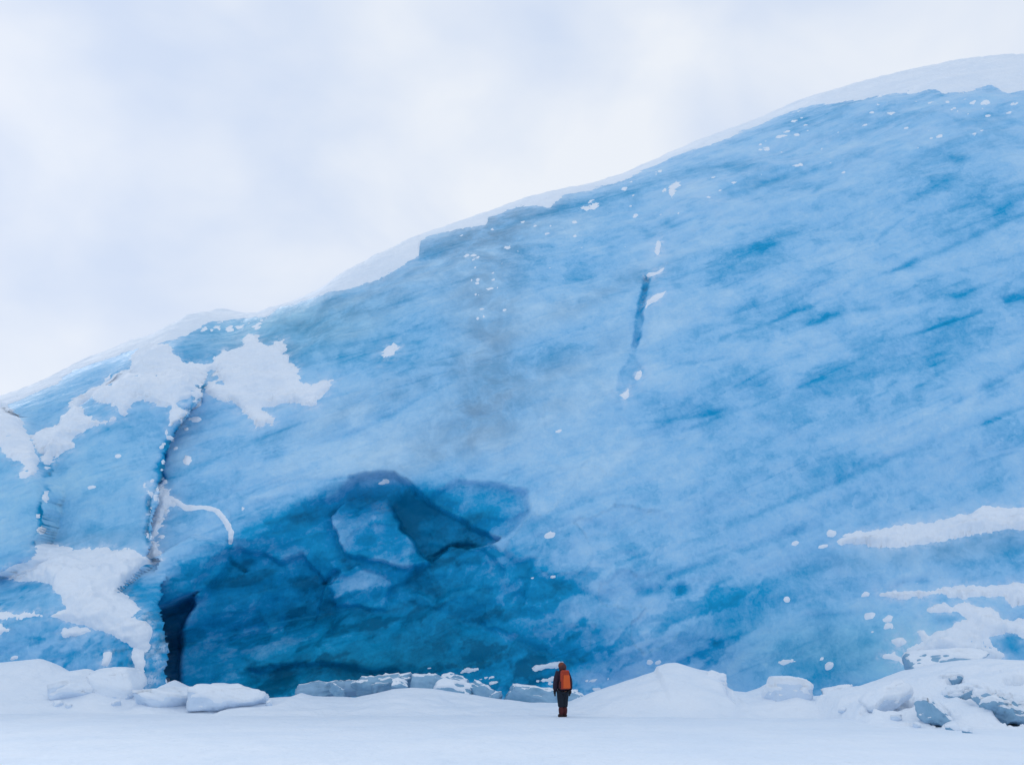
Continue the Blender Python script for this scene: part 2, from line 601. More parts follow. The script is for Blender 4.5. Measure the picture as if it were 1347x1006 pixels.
# --- ledges at the lower right, under the snow bands
for poly, T, fall in (([(1095, 712), (1200, 690), (1347, 664), (1600, 640), (1600, 960), (1100, 960), (1060, 800)], 0.7, 45),
                      ([(1150, 782), (1236, 772), (1347, 766), (1600, 755), (1600, 960), (1120, 960), (1110, 830)], 0.7, 40),
                      ([(1165, 862), (1215, 815), (1260, 795), (1347, 812), (1600, 800), (1600, 960), (1130, 960)], 0.8, 50)):
    bx, by = project(P + FWD * T)
    d = sdf(poly, bx, by, 160) + 5 * fbm(U / 1.5, S / 1.5, 3, 41)
    push(T * sstep(0, fall, d), FWD)
px, py = project(P)

# --- the narrow crevice in the middle of the face
CREV = [(847, 360), (856, 363), (852, 384), (849, 400), (846, 424), (841, 452), (837, 468), (847, 484), (840, 498), (830, 510), (817, 521),
        (811, 513), (812, 494), (825, 474), (830, 456), (834, 425), (838, 402), (842, 386)]
d = sdf(CREV, px, py, 60) + 3.5 * fbm(U / .7, S / .7, 3, 44)
vary = (1 - 0.8 * np.exp(-((py - 464) / 9) ** 2)) * (0.75 + 0.6 * fbm(U / 1.2, S / 1.2, 2, 45)) * (1 - 0.45 * sstep(462, 480, py))
push(-0.28 * sstep(-1, 4, d) * vary - 0.15 * sstep(-14, 0, d) * sstep(828, 850, px + 0.25 * (py - 440)))
clear += 0.38 * sstep(-2, 2, d) * vary + 0.10 * sstep(-12, 0, d)

# --- layers, creases, melt cups
lower = sstep(480, 760, py) * sstep(1000, 780, px) * sstep(200, 330, px)
lay = ridged(SU / 11, SW / 1.3, 3, 51)
lay2 = ridged(SU / 6 + 0.3 * fbm(U / 3, S / 3, 2, 3), SW / 0.55, 2, 52)
f1, f2, cid = worley(SU / 2.6 + 0.4 * fbm(U / 2, S / 2, 3, 5), SW / 1.5 + 0.4 * fbm(U / 2, S / 2, 3, 6), 1)
g1, g2, gid = worley(SU / 1.1 + 0.35 * fbm(U, S, 2, 7), SW / 0.75 + 0.35 * fbm(U, S, 2, 8), 2)
incave = sstep(-10, 60, dc)
cup = (0.32 * (f1 - 0.45) * (0.12 + 0.88 * lower) + 0.13 * (g1 - 0.45) * (0.12 + 0.88 * lower) + 0.22 * (cid - 0.5) * lower)
rel = -0.10 * np.clip(lay - 0.75, 0, 1) * 4 * 0.5 - 0.05 * np.clip(lay2 - 0.8, 0, 1) * 5
rel = rel + cup * 0.9 + 0.05 * fbm(U / 0.7, S / 0.5, 4, 55)
push(rel * calm)

LINES = [([(1168, 359), (1230, 334), (1290, 305), (1347, 282), (1420, 255)], 5, .35), ([(947, 447), (1010, 424), (1090, 394), (1150, 366), (1205, 340)], 4, .3),
    ([(1040, 437), (1090, 416), (1155, 404)], 5, .35), ([(1119, 462), (1170, 446), (1222, 435), (1290, 410)], 3, .25),
    ([(1165, 605), (1220, 585), (1290, 556), (1347, 537), (1400, 520)], 5, .3), ([(1126, 669), (1190, 634), (1269, 590)], 4, .25),
    ([(900, 567), (947, 549), (1020, 523)], 4, .25), ([(1051, 508), (1080, 494)], 6, .35), ([(1212, 395), (1269, 387)], 4, .35),
    ([(1325, 393), (1360, 388)], 7, .4), ([(1144, 587), (1200, 558), (1255, 533), (1347, 480)], 5, .25), ([(351, 605), (410, 585), (469, 569), (527, 537), (599, 498)], 5, .25),
    ([(449, 537), (495, 524), (560, 500)], 6, .3), ([(397, 439), (420, 425), (436, 413)], 5, .3), ([(560, 620), (640, 585), (720, 545)], 4, .2),
    ([(860, 490), (900, 478), (960, 470)], 4, .3), ([(830, 560), (900, 550), (980, 535)], 4, .25), ([(700, 690), (760, 660), (840, 640)], 5, .2),
    ([(960, 690), (1050, 655), (1160, 610)], 6, .25), ([(880, 760), (980, 720), (1080, 690)], 7, .28), ([(940, 270), (1000, 245), (1060, 215)], 5, .25),
    ([(960, 300), (1030, 275), (1100, 235)], 4, .25), ([(1150, 320), (1180, 295), (1200, 280)], 3, .25), ([(330, 650), (400, 632), (470, 628)], 3, .3),
    ([(640, 300), (700, 285), (760, 268)], 8, .2), ([(560, 340), (640, 318), (720, 305)], 12, .2), ([(900, 850), (930, 842), (950, 852)], 10, .35),
    ([(890, 880), (940, 845)], 9, .3), ([(1000, 760), (1090, 745), (1200, 728), (1347, 715)], 14, .2), ([(1170, 778), (1186, 768), (1220, 764)], 6, .4),
    ([(1060, 812), (1120, 805), (1165, 806)], 5, .25), ([(740, 880), (760, 850), (752, 830)], 10, .3), ([(700, 760), (760, 775), (800, 790)], 9, .3), ([(840, 780), (900, 775)], 9, .35)]
px, py = project(P)
wpx, wpy = px + 5 * fbm(U / 2.5, S / 2.5, 3, 61), py + 5 * fbm(U / 2.5, S / 2.5, 3, 62)
for ln, w, k in LINES:
    d = line_dist(ln, wpx, wpy)
    g = np.exp(-(d / (0.75 * w)) ** 2) * (0.7 + 0.7 * fbm(SU / 5, SW / 3, 2, 63))
    clear += 0.58 * k * g
    push(-0.22 * k * w / 5 * np.clip(g, 0, 2) * calm)
for ln, w in (([(266, 508), (250, 532), (232, 556), (214, 586), (208, 620), (197, 660), (194, 700), (196, 742)], 5.0), ([(62, 612), (56, 650), (49, 700), (44, 716)], 3.5)):
    d = line_dist(ln, px + 14 * fbm(U / 1.6, S / 1.6, 3, 65), py)
    g = sstep(w * 1.3, 0, d + 7 * fbm(U / .9, S / .9, 3, 66))
    push(-0.18 * g, -FWD * -1); clear += 0.5 * g
CRACK = [(302, 714), (302, 735), (310, 742), (322, 750)]
d = line_dist(CRACK, px, py)
push(-0.25 * np.exp(-(d / 2.5) ** 2)); clear += 0.3 * np.exp(-(d / 2.5) ** 2)

# --- clear and bubbly ice, with the hollow's shade partly put into the colour
def spot(cx, cy, rx, ry, ang=0.0):
    a = math.radians(ang); dx, dy = px - cx, py - cy
    u = (dx * math.cos(a) + dy * math.sin(a)) / rx; v = (-dx * math.sin(a) + dy * math.cos(a)) / ry
    return np.exp(-(u * u + v * v))


lown = fbm(SU / 9, SW / 4, 4, 71)
blot = sstep(0.05, 0.22, fbm(SU / 3.4 + 0.5 * fbm(U / 1.5, S / 1.5, 3, 77), SW / 1.7, 5, 76, 0.6))
clear += 0.372 + 0.36 * lown + (0.10 * (cid - 0.5) + 0.10 * (gid - 0.5)) * lower
clear += blot * (0.05 + 0.17 * sstep(640, 860, py) * sstep(1150, 900, px))
clear += 0.36 * (sstep(-15, 30, dc) * (1 - rightward) + sstep(-90, 130, dc) * rightward) * (1 - 0.5 * W4) * (0.5 + 0.5 * sstep(800, 600, px)) - 0.04  # clear ice of the hollow, its colour deepened further to stand in for shade
clear += 0.20 * W2 * (1 - W4) + 0.12 * W3 + 0.10 * W8 + 0.05 * W10 + 0.05 * W11 - 0.10 * W9
clear += 0.13 * spot(560, 850, 260, 80) + 0.11 * spot(690, 850, 130, 60) + 0.12 * spot(60, 840, 160, 60)
clear -= 0.12 * spot(520, 590, 200, 45, -12) + 0.10 * spot(780, 560, 140, 120) + 0.10 * spot(760, 400, 120, 90, -20)
clear += 0.3 * spot(1335, 848, 26, 14) + 0.2 * spot(1250, 815, 25, 10) + 0.12 * spot(1290, 745, 90, 18, -6) + 0.2 * spot(1335, 800, 30, 8)  # deeper blue below the lower right snow bands
clear += 0.07 * np.clip(lay - 0.72, 0, 1) * 3 + 0.04 * np.clip(lay2 - 0.8, 0, 1) * 4
dirt += 0.55 * spot(640, 420, 45, 140, 5) + 0.45 * spot(660, 520, 150, 25, -25) + 0.4 * spot(620, 580, 160, 18, -22)
dirt += 0.5 * spot(420, 420, 170, 40, -22) + 0.45 * spot(640, 300, 140, 30, -17) + 0.35 * spot(500, 520, 130, 20, -22) + 0.35 * spot(780, 390, 90, 15, -25)
dirt += 0.3 * spot(120, 710, 90, 14) + 0.35 * spot(1250, 720, 160, 20, -8)
teal += 0.9 * spot(470, 890, 170, 60) + 0.6 * spot(1120, 860, 170, 50) + 0.25 * spot(70, 650, 140, 130) + 0.4 * spot(360, 430, 140, 50)
crest = np.interp(px, RIDGE[:, 0], RIDGE[:, 1])
rime += 0.35 * np.exp(-((py - crest - 60) / 60) ** 2) * sstep(780, 900, px) * np.clip(0.5 + fbm(SU / 2, SW / 1, 3, 74), 0, 1)
rime += 0.4 * spot(500, 666, 12, 8) * W4

P = P.astype(np.float64)
N2 = normals(P)
if N2[NY // 2, NX // 2, 1] > 0: N2 = -N2
px, py = project(P)
is_b = (butt > -1).ravel()[faces].mean(1) > 0.5

glacier = thing('glacier_wall', 'towering blue glacier ice wall with a hollow at its foot', 'glacier', (0, 42, 0))
buttress = thing('ice_buttress', 'cracked pale blue ice buttress at the left, left of the dark cave slot', 'ice block', (-22, 38, 0))


def unparent_offset(o):
    o.matrix_parent_inverse = Matrix.Translation(-Vector(o.parent.location))
    return o


# ------------------------------------------------------------------ snow lying on the ice
NS = N2.copy()
NS[..., 2] += 0.25
NS /= np.linalg.norm(NS, axis=2, keepdims=True)
PXM = 27.0                                         # pixels per metre on the face
rag = 13.0 * fbm(U / 1.6, S / 1.3, 4, 81, 0.6) + 7.0 * fbm(U / 0.33, S / 0.33, 3, 82, 0.7)


def blur(A, r):
    for ax in (0, 1):
        pad = [(0, 0)] * A.ndim; pad[ax] = (r + 1, r)
        c = np.cumsum(np.pad(A, pad, mode='edge'), axis=ax)
        n = A.shape[ax]
        A = (np.take(c, range(2 * r + 1, 2 * r + 1 + n), axis=ax) - np.take(c, range(0, n), axis=ax)) / (2 * r + 1)
    return A


PB_SOFT = blur(blur(P, 7), 7)
NSS = normals(PB_SOFT)
if NSS[NY // 2, NX // 2, 1] > 0: NSS = -NSS
NSS[..., 2] += 0.25
NSS /= np.linalg.norm(NSS, axis=2, keepdims=True)
stray = {}
lump = np.clip(0.5 + 1.0 * fbm(U / 1.7, S / 1.1, 3, 83), 0.1, 1.4)


lump = 0.15 + 1.2 * lump + 0.35 * fbm(U / 0.35, S / 0.3, 3, 85)


def flood(sub):
    """largest joined patch of a mask"""
    lab = np.where(sub, np.arange(1, sub.size + 1).reshape(sub.shape), 0)
    while True:
        new = lab.copy()
        for sh in ((0, 1), (0, -1), (1, 0), (-1, 0), (1, 1), (-1, -1), (1, -1), (-1, 1)):
            q = np.pad(lab, 1)[1 + sh[0]:1 + sh[0] + sub.shape[0], 1 + sh[1]:1 + sh[1] + sub.shape[1]]
            new = np.maximum(new, q)
        new = np.where(sub, new, 0)
        if (new == lab).all(): break
        lab = new
    ids, cnt = np.unique(lab[lab > 0], return_counts=True)
    return lab == ids[np.argmax(cnt)]


def snow_layer(name, d, thick, parent, w=0.35, soft=0.9, split=True):
    r_, c_ = np.nonzero(d > 0)
    if not len(r_):
        return None
    r0, r1, c0, c1 = max(r_.min() - 2, 0), r_.max() + 3, max(c_.min() - 2, 0), c_.max() + 3
    cr_ = (slice(r0, r1), slice(c0, c1))
    m = d[cr_] / PXM
    if soft:
        gd = np.gradient(blur(m, 4), axis=0) * 22
        w = 0.75 - 0.6 * sstep(-0.5, 0.6, gd)
    h = np.where(m > 0, thick * (1.7 if soft else 1.0) * lump[cr_] * (1 - np.exp(-np.maximum(m, 0) / w)) + 0.025 * np.clip(m / 0.1, 0, 1), np.maximum(m * 0.6, -0.12))
    ny, nx = m.shape
    f = grid_faces(ny, nx)
    keep = (h.ravel()[f] > 0).any(1)
    k = np.clip(m / 0.45, 0, 1)[..., None] * soft
    Q = (P[cr_] * (1 - k) + PB_SOFT[cr_] * k + (NSS if soft else NS)[cr_] * h[..., None]).reshape(-1, 3)
    if split:
        K = keep.reshape(ny - 1, nx - 1)
        big = flood(K)
        rest = (K & ~big).ravel()
        if rest.any():
            stray.setdefault(parent.name, []).append((Q, f[rest]))
        keep = big.ravel()
    return unparent_offset(sub_mesh(name, Q, f, keep, SNOW, parent))


CAP = np.array([(-400, 715), (-150, 600), (-60, 553), (0, 528), (8, 531), (40, 518), (77, 501), (98, 484), (142, 469), (189, 456), (214, 450), (225, 446), (250, 437), (260, 432), (272, 425),
    (279, 420), (295, 421), (320, 416), (350, 417), (370, 401), (380, 400), (434, 384), (473, 375), (518, 355), (541, 342), (552, 333), (546, 320), (563, 310), (600, 300),
    (640, 294), (642, 286), (679, 271), (711, 268), (723, 272), (743, 254), (772, 250), (822, 236), (850, 221), (899, 200), (947, 185), (1018, 154), (1066, 138), (1126, 131), (1168, 123),
    (1204, 120), (1221, 116), (1245, 122), (1275, 118), (1305, 110), (1326, 123), (1347, 117), (1450, 116), (1900, 170)], float)
dcap = np.interp(px, CAP[:, 0], CAP[:, 1]) - py + 0.35 * rag + 1.5
crest_d = np.maximum(dcap[sil, np.arange(NX)], 4)[None, :]
dcap = np.where(behind, np.minimum(crest_d + 2.0 * (np.arange(NYT)[:, None] - sil[None, :]), 60.0), dcap)
dcap = np.where(dcap > 90, 60, dcap)
snow_layer('snow_cap', dcap, 0.16, glacier, 0.5, soft=0, split=False)

A_TOP = [(187, 452), (222, 452), (234, 469), (240, 477), (269, 477), (277, 473), (273, 488), (270, 501), (264, 514), (260, 535), (238, 552), (223, 560), (225, 532), (207, 530), (178, 526),
    (166, 545), (160, 546), (155, 533), (127, 528), (119, 521), (110, 531), (112, 545), (134, 556), (150, 551), (114, 564), (96, 579), (101, 590), (75, 602), (61, 613), (53, 595), (39, 572), (62, 566), (77, 557),
    (95, 532), (111, 518), (134, 504), (155, 491), (172, 486), (170, 475)]
PB = [(262, 482), (276, 475), (286, 467), (318, 452), (327, 441), (341, 441), (340, 450), (358, 454), (371, 449), (374, 465), (389, 481), (397, 501), (410, 504), (438, 498), (424, 520), (418, 536), (384, 533), (348, 537),
    (361, 551), (338, 559), (328, 547), (305, 532), (282, 522), (266, 511), (273, 503), (295, 507), (286, 494)]
PC = [(499, 465), (503, 475), (524, 463), (528, 455), (517, 453)]
A_LEFT = [(-300, 455), (-60, 503), (0, 528), (15, 538), (36, 566), (42, 584), (50, 607), (46, 621), (28, 631), (22, 626), (33, 612), (26, 607), (10, 602), (0, 584), (-60, 570), (-300, 540)]
LEDGE = [(63, 714), (100, 722), (179, 721), (198, 736), (176, 757), (158, 775), (180, 793), (200, 820), (212, 845), (206, 860), (179, 850), (154, 838), (132, 829), (118, 826), (64, 811), (86, 800), (82, 782), (54, 763), (0, 757), (-20, 752), (11, 746), (39, 732), (43, 718)]
PD2 = [(-40, 797), (0, 801), (20, 808), (50, 806), (60, 812), (0, 812), (-40, 810)]
PD3 = [(80, 826), (115, 823), (126, 832), (95, 838), (82, 837)]
PD4 = [(-20, 818), (0, 822), (9, 829), (0, 835), (-20, 838)]
PD5 = [(136, 857), (147, 858), (146, 868), (142, 878), (135, 874)]
PD6 = [(180, 838), (216, 842), (216, 866), (210, 880), (212, 905), (190, 912), (184, 890), (174, 866)]
PE = [(196, 640), (210, 640), (222, 647), (230, 664), (214, 688), (202, 707), (209, 732), (197, 748), (190, 724), (197, 689), (201, 661)]
PF = [(1100, 713), (1116, 702), (1135, 699), (1203, 690), (1240, 683), (1280, 674), (1290, 669), (1347, 667), (1450, 655), (1750, 622), (1750, 652), (1450, 690), (1347, 697), (1297, 701), (1253, 708), (1203, 716), (1169, 719), (1142, 721), (1137, 714)]
PG = [(1155, 782), (1172, 779), (1203, 775), (1236, 773), (1304, 770), (1347, 768), (1450, 760), (1750, 738), (1750, 772), (1450, 800), (1347, 795), (1331, 798), (1321, 783), (1290, 784), (1230, 782), (1216, 787), (1182, 788)]
PH = [(1214, 806), (1222, 797), (1243, 793), (1254, 801), (1261, 794), (1304, 798), (1318, 815), (1347, 813), (1450, 810), (1750, 802), (1750, 860), (1450, 850), (1347, 843), (1324, 832), (1301, 838), (1311, 851), (1326, 866), (1304, 865), (1236, 863), (1203, 865), (1193, 856), (1213, 844), (1207, 829), (1216, 826), (1222, 834), (1250, 825), (1271, 813), (1258, 804)]
PI = [(1156, 864), (1176, 859), (1197, 874), (1184, 873), (1170, 866)]
PJ = [(1173, 843), (1186, 838), (1192, 844), (1182, 850)]
PK1 = [(860, 331), (865, 317), (870, 318), (868, 331), (864, 336)]
PK2 = [(848, 365), (853, 358), (864, 357), (874, 352), (871, 358), (860, 364)]
PK3 = [(848, 407), (851, 396), (860, 388), (876, 383), (871, 391), (858, 398)]
PK4 = [(834, 498), (837, 489), (842, 486), (846, 489), (844, 497), (839, 500)]
PK5 = [(814, 519), (822, 516), (827, 511), (827, 522), (822, 525)]
fringe = np.minimum(dcap, 40) - 2
for poly, parent, tk, jag in ((PB, glacier, .22, .9), (PC, glacier, .15, .5), (PF, glacier, .25, .6), (PG, glacier, .22, .6), (PH, glacier, .28, .7), (PI, glacier, .15, .5), (PJ, glacier, .15, .3),
                              (PK1, glacier, .12, .25), (PK2, glacier, .12, .15), (PK3, glacier, .12, .2), (PK4, glacier, .15, .2), (PK5, glacier, .15, .2),
                              (A_TOP, buttress, .30, .7), (A_LEFT, buttress, .30, .6), (LEDGE, buttress, .32, .6), (PD2, buttress, .12, .7), (PD3, buttress, .12, .7), (PD4, buttress, .12, .5),
                              (PD5, buttress, .10, .5), (PD6, buttress, .12, .45), (PE, buttress, .15, 1.2)):
    pd_ = sdf(poly, px, py, 40) + jag * rag
    snow_layer('snow_patch', pd_, tk, parent)
    fringe = np.maximum(fringe, pd_)
# frost thinning out from the snow onto the ice
rime = rime + np.exp(np.minimum(fringe, 0) / 7.0) * np.clip(0.55 + 1.3 * fbm(U / 0.5, S / 0.4, 3, 87), 0, 1) * 0.85
Pf = P.reshape(-1, 3)
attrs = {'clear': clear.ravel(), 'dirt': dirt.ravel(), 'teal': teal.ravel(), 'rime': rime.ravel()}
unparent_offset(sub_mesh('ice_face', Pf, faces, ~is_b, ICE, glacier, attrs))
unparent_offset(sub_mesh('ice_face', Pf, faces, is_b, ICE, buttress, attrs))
VEIN = [(222, 656), (232, 660), (245, 668), (270, 667), (285, 671), (297, 685), (304, 700), (303, 714)]
snow_layer('snow_seam', 3.2 - line_dist(VEIN, px, py, 30) + 0.2 * rag, .08, glacier, 0.1, soft=0)

# single flecks of snow stuck on the face
FLECKS = [(1035, 788, 4, 4), (1138, 782, 5, 3), (1093, 702, 7, 4), (1083, 718, 4, 2), (1047, 714, 3, 2), (1144, 809, 7, 4), (1169, 813, 5, 3), (1167, 824, 5, 3), (1147, 831, 3, 2), (1091, 876, 5, 4), (1035, 870, 11, 3.5), (1081, 866, 3, 2),
    (709, 877, 10, 2.6), (731, 874, 7, 2.5), (722, 894, 11, 2.6), (724, 899, 7, 2.2), (800, 892, 6, 3.5), (781, 895, 6, 1.6), (786, 905, 6, 3), (855, 871, 3, 2), (866, 871, 3, 2), (772, 895, 2, 1.5), (652, 890, 10, 1.6), (650, 897, 6, 2), (622, 880, 6, 1.5), (563, 879, 4, 1.5),
    (505, 634, 6, 2), (320, 668, 3, 5), (205, 655, 3, 4), (246, 605, 5, 8), (258, 552, 9, 4), (60, 655, 5, 7), (52, 697, 5, 8), (70, 695, 5, 5), (50, 680, 3, 6), (20, 865, 5, 2), (735, 567, 4, 2), (724, 704, 5, 2.5), (1112, 704, 4, 2), (1207, 767, 9, 3),
    (700, 760, 3, 1.5), (728, 758, 3, 1.5), (781, 270, 8, 3), (768, 273, 5, 2), (775, 266, 5, 2), (755, 293, 4, 2), (1335, 137, 6, 2), (1296, 136, 4, 2), (1277, 136, 3, 2), (884, 255, 4, 6), (890, 244, 5, 3), (120, 640, 4, 2), (155, 600, 3, 2), (135, 582, 3, 1.5), (220, 895, 3, 4)]
small = [f for f in FLECKS if max(f[2:]) < 5]
rr = random.Random(3)
for i in range(60):
    x = rr.uniform(930, 1340); t = rr.random() ** 1.3
    y = np.interp(x, CAP[:, 0], CAP[:, 1]) + 12 + 75 * t * (1.25 - abs(x - 1080) / 350)
    small.append((x, float(y), rr.uniform(1.0, 2.8), rr.uniform(.6, 1.2)))
for i in range(34):
    x = rr.uniform(590, 900); y = float(np.interp(x, CAP[:, 0], CAP[:, 1])) + 8 + 90 * rr.random() ** 1.6
    small.append((x, y, rr.uniform(1., 2.6), rr.uniform(.8, 1.5)))
for i in range(18):
    small.append((rr.gauss(640, 15), rr.gauss(385, 22), rr.uniform(1., 2.6), rr.uniform(.8, 1.6)))
for i in range(26):                                # crumbs in the cracks of the buttress
    t = rr.random()
    small.append((np.interp(t, [0, .4, 1], [262, 216, 196]) + rr.gauss(0, 8), 510 + 220 * t, rr.uniform(1.2, 3.), rr.uniform(1.2, 3.)))
for i in range(40):
    small.append((rr.uniform(250, 345), float(np.interp(300, CAP[:, 0], CAP[:, 1])) + rr.gauss(8, 4), rr.uniform(1, 3), rr.uniform(.8, 1.8)))


def fleck_field(lst):
    f = np.full(px.shape, -30.0)
    for cx, cy, rx, ry in lst:
        j0 = (np.abs(px - cx) < rx + 14) & (np.abs(py - cy) < ry + 14)
        if not j0.any(): continue
        x, y = px[j0] - cx, py[j0] - cy
        y = y + 0.3 * x * (0.5 if rx > ry else 0)
        f[j0] = np.maximum(f[j0], (1 - np.hypot(x / rx, y / ry)) * min(rx, ry))
    return f


for fl in FLECKS:
    if max(fl[2:]) >= 5:
        snow_layer('snow_fleck', fleck_field([fl]) + 0.45 * rag * (~behind), .07, buttress if fl[0] < 215 else glacier, 0.08, soft=0)
o = snow_layer('snow_crumbs', np.where(behind, -30, fleck_field(small)) + 0.3 * rag, .05, glacier, 0.08, soft=0, split=False)
o['kind'] = 'stuff'
for owner in (glacier, buttress):                  # crumbs broken off the ragged patch edges
    vs_, fs_, n_ = [], [], 0
    for Q, f in stray.get(owner.name, []):
        used, inv = np.unique(f, return_inverse=True)
        vs_.append(Q[used]); fs_.append(inv.reshape(-1, 4) + n_); n_ += len(used)
    if vs_:
        o = unparent_offset(mesh_obj('snow_crumbs', np.concatenate(vs_), np.concatenate(fs_), SNOW, owner))
        o['kind'] = 'stuff'

# ------------------------------------------------------------------ snow ground
def ground_z(x, y):
    r = np.hypot(x, y)
    z = 0.05 * fbm(x / 9, y / 6, 3, 91) + 0.028 * fbm(x / 1.8, y / 0.7, 4, 92)
    z = z + 0.10 * np.exp(-((y - 27.5 - 0.05 * x) / 1.6) ** 2) * sstep(2, 12, x)
    return z


gx = np.concatenate([np.linspace(-420, -45, 26)[:-1], np.linspace(-45, 50, 330), np.linspace(50, 420, 26)[1:]])
gy = np.concatenate([np.linspace(-300, 2, 24)[:-1], np.linspace(2, 46, 300), np.linspace(46, 500, 24)[1:]])
GX, GY = np.meshgrid(gx, gy)
G = np.stack([GX, GY, ground_z(GX, GY) * np.exp(-np.maximum(np.hypot(GX, GY) - 60, 0) / 60)], -1)
ground = mesh_obj('snow_ground', G.reshape(-1, 3), grid_faces(len(gy), len(gx)), SNOW)
ground['kind'] = 'structure'
snow_surfaces = [ground]


def snow_bank(name, crest, Yc, foot, back, label, seed, rough=0.06, pits=()):
    """a drift whose crest is (photo pixel) polyline at distance Yc; foot/back: run-out in metres"""
    pts = np.array([at(cx, cy, Yc) for cx, cy in crest])
    x0, x1 = pts[0, 0], pts[-1, 0]
    n = int((x1 - x0) / 0.07) + 2
    n = n * 2 if pits else n
    xs = np.linspace(x0 - 0.5, x1 + 0.5, n)
    ys = np.linspace(Yc - foot - 0.3, Yc + back + 0.3, int((foot + back) / (0.05 if pits else 0.09)))
    X, Y = np.meshgrid(xs, ys)
    zc = np.interp(X + 0.15 * fbm(X / 1.2, Y / 1.2, 2, seed), pts[:, 0], pts[:, 2])
    t = np.where(Y < Yc, (Yc - Y) / foot, (Y - Yc) / back)
    t = np.clip(t + 0.10 * fbm(X / 2.2, Y / 1.4, 2, seed + 1) * np.clip(t * 3, 0, 1), 0, 1.2)
    prof = np.where(Y < Yc, (1 - np.clip(t, 0, 1)) ** 1.35 * (1 + 0.9 * np.clip(t, 0, 1)), 1 - np.clip(t, 0, 1) ** 2)
    endx = sstep(x0 - 0.5, x0 + 0.25, X) * sstep(x1 + 0.5, x1 - 0.25, X)
    Z = (zc + 0.12) * prof * endx - 0.12
    Z = Z + rough * fbm(X / 0.9, Y / 0.7, 4, seed + 2) * np.clip(t * 4, 0, 1) * (Z > 0.05)
    if pits:                                       # rounded humps and hollows between buried blocks
        f1_, f2_, _c = worley(X / 1.5 + 0.3 * fbm(X, Y, 2, seed + 5), Y / 1.3 + 0.3 * fbm(X, Y, 2, seed + 6), 3)
        Z = Z + 0.30 * (0.55 - f1_) * np.clip(t * 4, 0, 1) * np.clip(Z, 0, 0.6)
    for cx, cy, rx, ry, dep in pits:
        qx, qy = project(np.stack([X, Y, Z], -1))
        e = 1 - np.hypot((qx - cx) / rx, (qy - cy) / ry) + 0.35 * fbm(X / 0.35, Y / 0.35, 3, seed + 7)
        Z = Z - dep * sstep(0, 0.35, e)
    o = mesh_obj(name, np.stack([X, Y, Z], -1).reshape(-1, 3), grid_faces(len(ys), len(xs)), SNOW)
    tag(o, label, 'snow bank', 'snow banks along the foot of the ice')
    snow_surfaces.append(o)
    return o


snow_bank('snow_bank', [(-260, 880), (-120, 874), (0, 871), (30, 868), (52, 866), (70, 873), (86, 883), (100, 881), (112, 879), (125, 884), (145, 886), (166, 895), (180, 905), (200, 910), (212, 905), (220, 897), (228, 894), (242, 901), (262, 909), (320, 917), (345, 922)],
          36.5, 4.0, 3.0, 'broad smooth snow bank rising at the far left under the buttress', 101)
snow_bank('snow_bank', [(320, 921), (345, 918), (380, 916), (394, 911), (410, 915), (440, 916), (468, 917), (490, 912), (515, 906), (540, 904), (575, 906), (610, 912), (650, 918), (700, 924), (740, 924), (770, 917), (800, 912), (830, 912)],
          36.0, 5.0, 2.5, 'low snow bank in front of the grey slabs, left of the hiker', 105)
snow_bank('snow_bank', [(735, 928), (755, 920), (786, 907), (810, 900), (830, 893), (850, 886), (861, 882), (863, 876), (876, 872), (890, 871), (905, 875), (920, 880), (936, 883), (940, 890), (946, 904), (952, 912), (975, 916)],
          35.0, 4.6, 2.2, 'tallest white snow bank with an undercut right edge, right of the hiker', 109, 0.05)
snow_bank('snow_bank', [(940, 914), (949, 908), (953, 900), (962, 908), (980, 910), (1000, 904), (1012, 898), (1022, 896), (1036, 902), (1052, 903), (1060, 912), (1068, 915), (1085, 914), (1105, 911), (1130, 918)],
          34.0, 4.4, 2.4, 'low uneven snow bank between the tallest bank and the rubble', 113, 0.05)
snow_bank('snow_bank', [(1085, 918), (1110, 908), (1140, 899), (1170, 890), (1200, 881), (1235, 873), (1265, 868), (1300, 866), (1347, 868), (1420, 872), (1520, 880)],
          30.5, 6.2, 3.0, 'large snow bank heaped over ice rubble at the lower right', 117, 0.14,
          [(1233, 939, 17, 15, .55), (1279, 910, 24, 9, .5), (1336, 934, 30, 20, .6), (1257, 896, 13, 5, .4), (1336, 894, 18, 6, .45), (1172, 924, 34, 11, .25), (1300, 962, 30, 4, .12), (1140, 934, 12, 6, .12), (1240, 958, 16, 4, .25)])


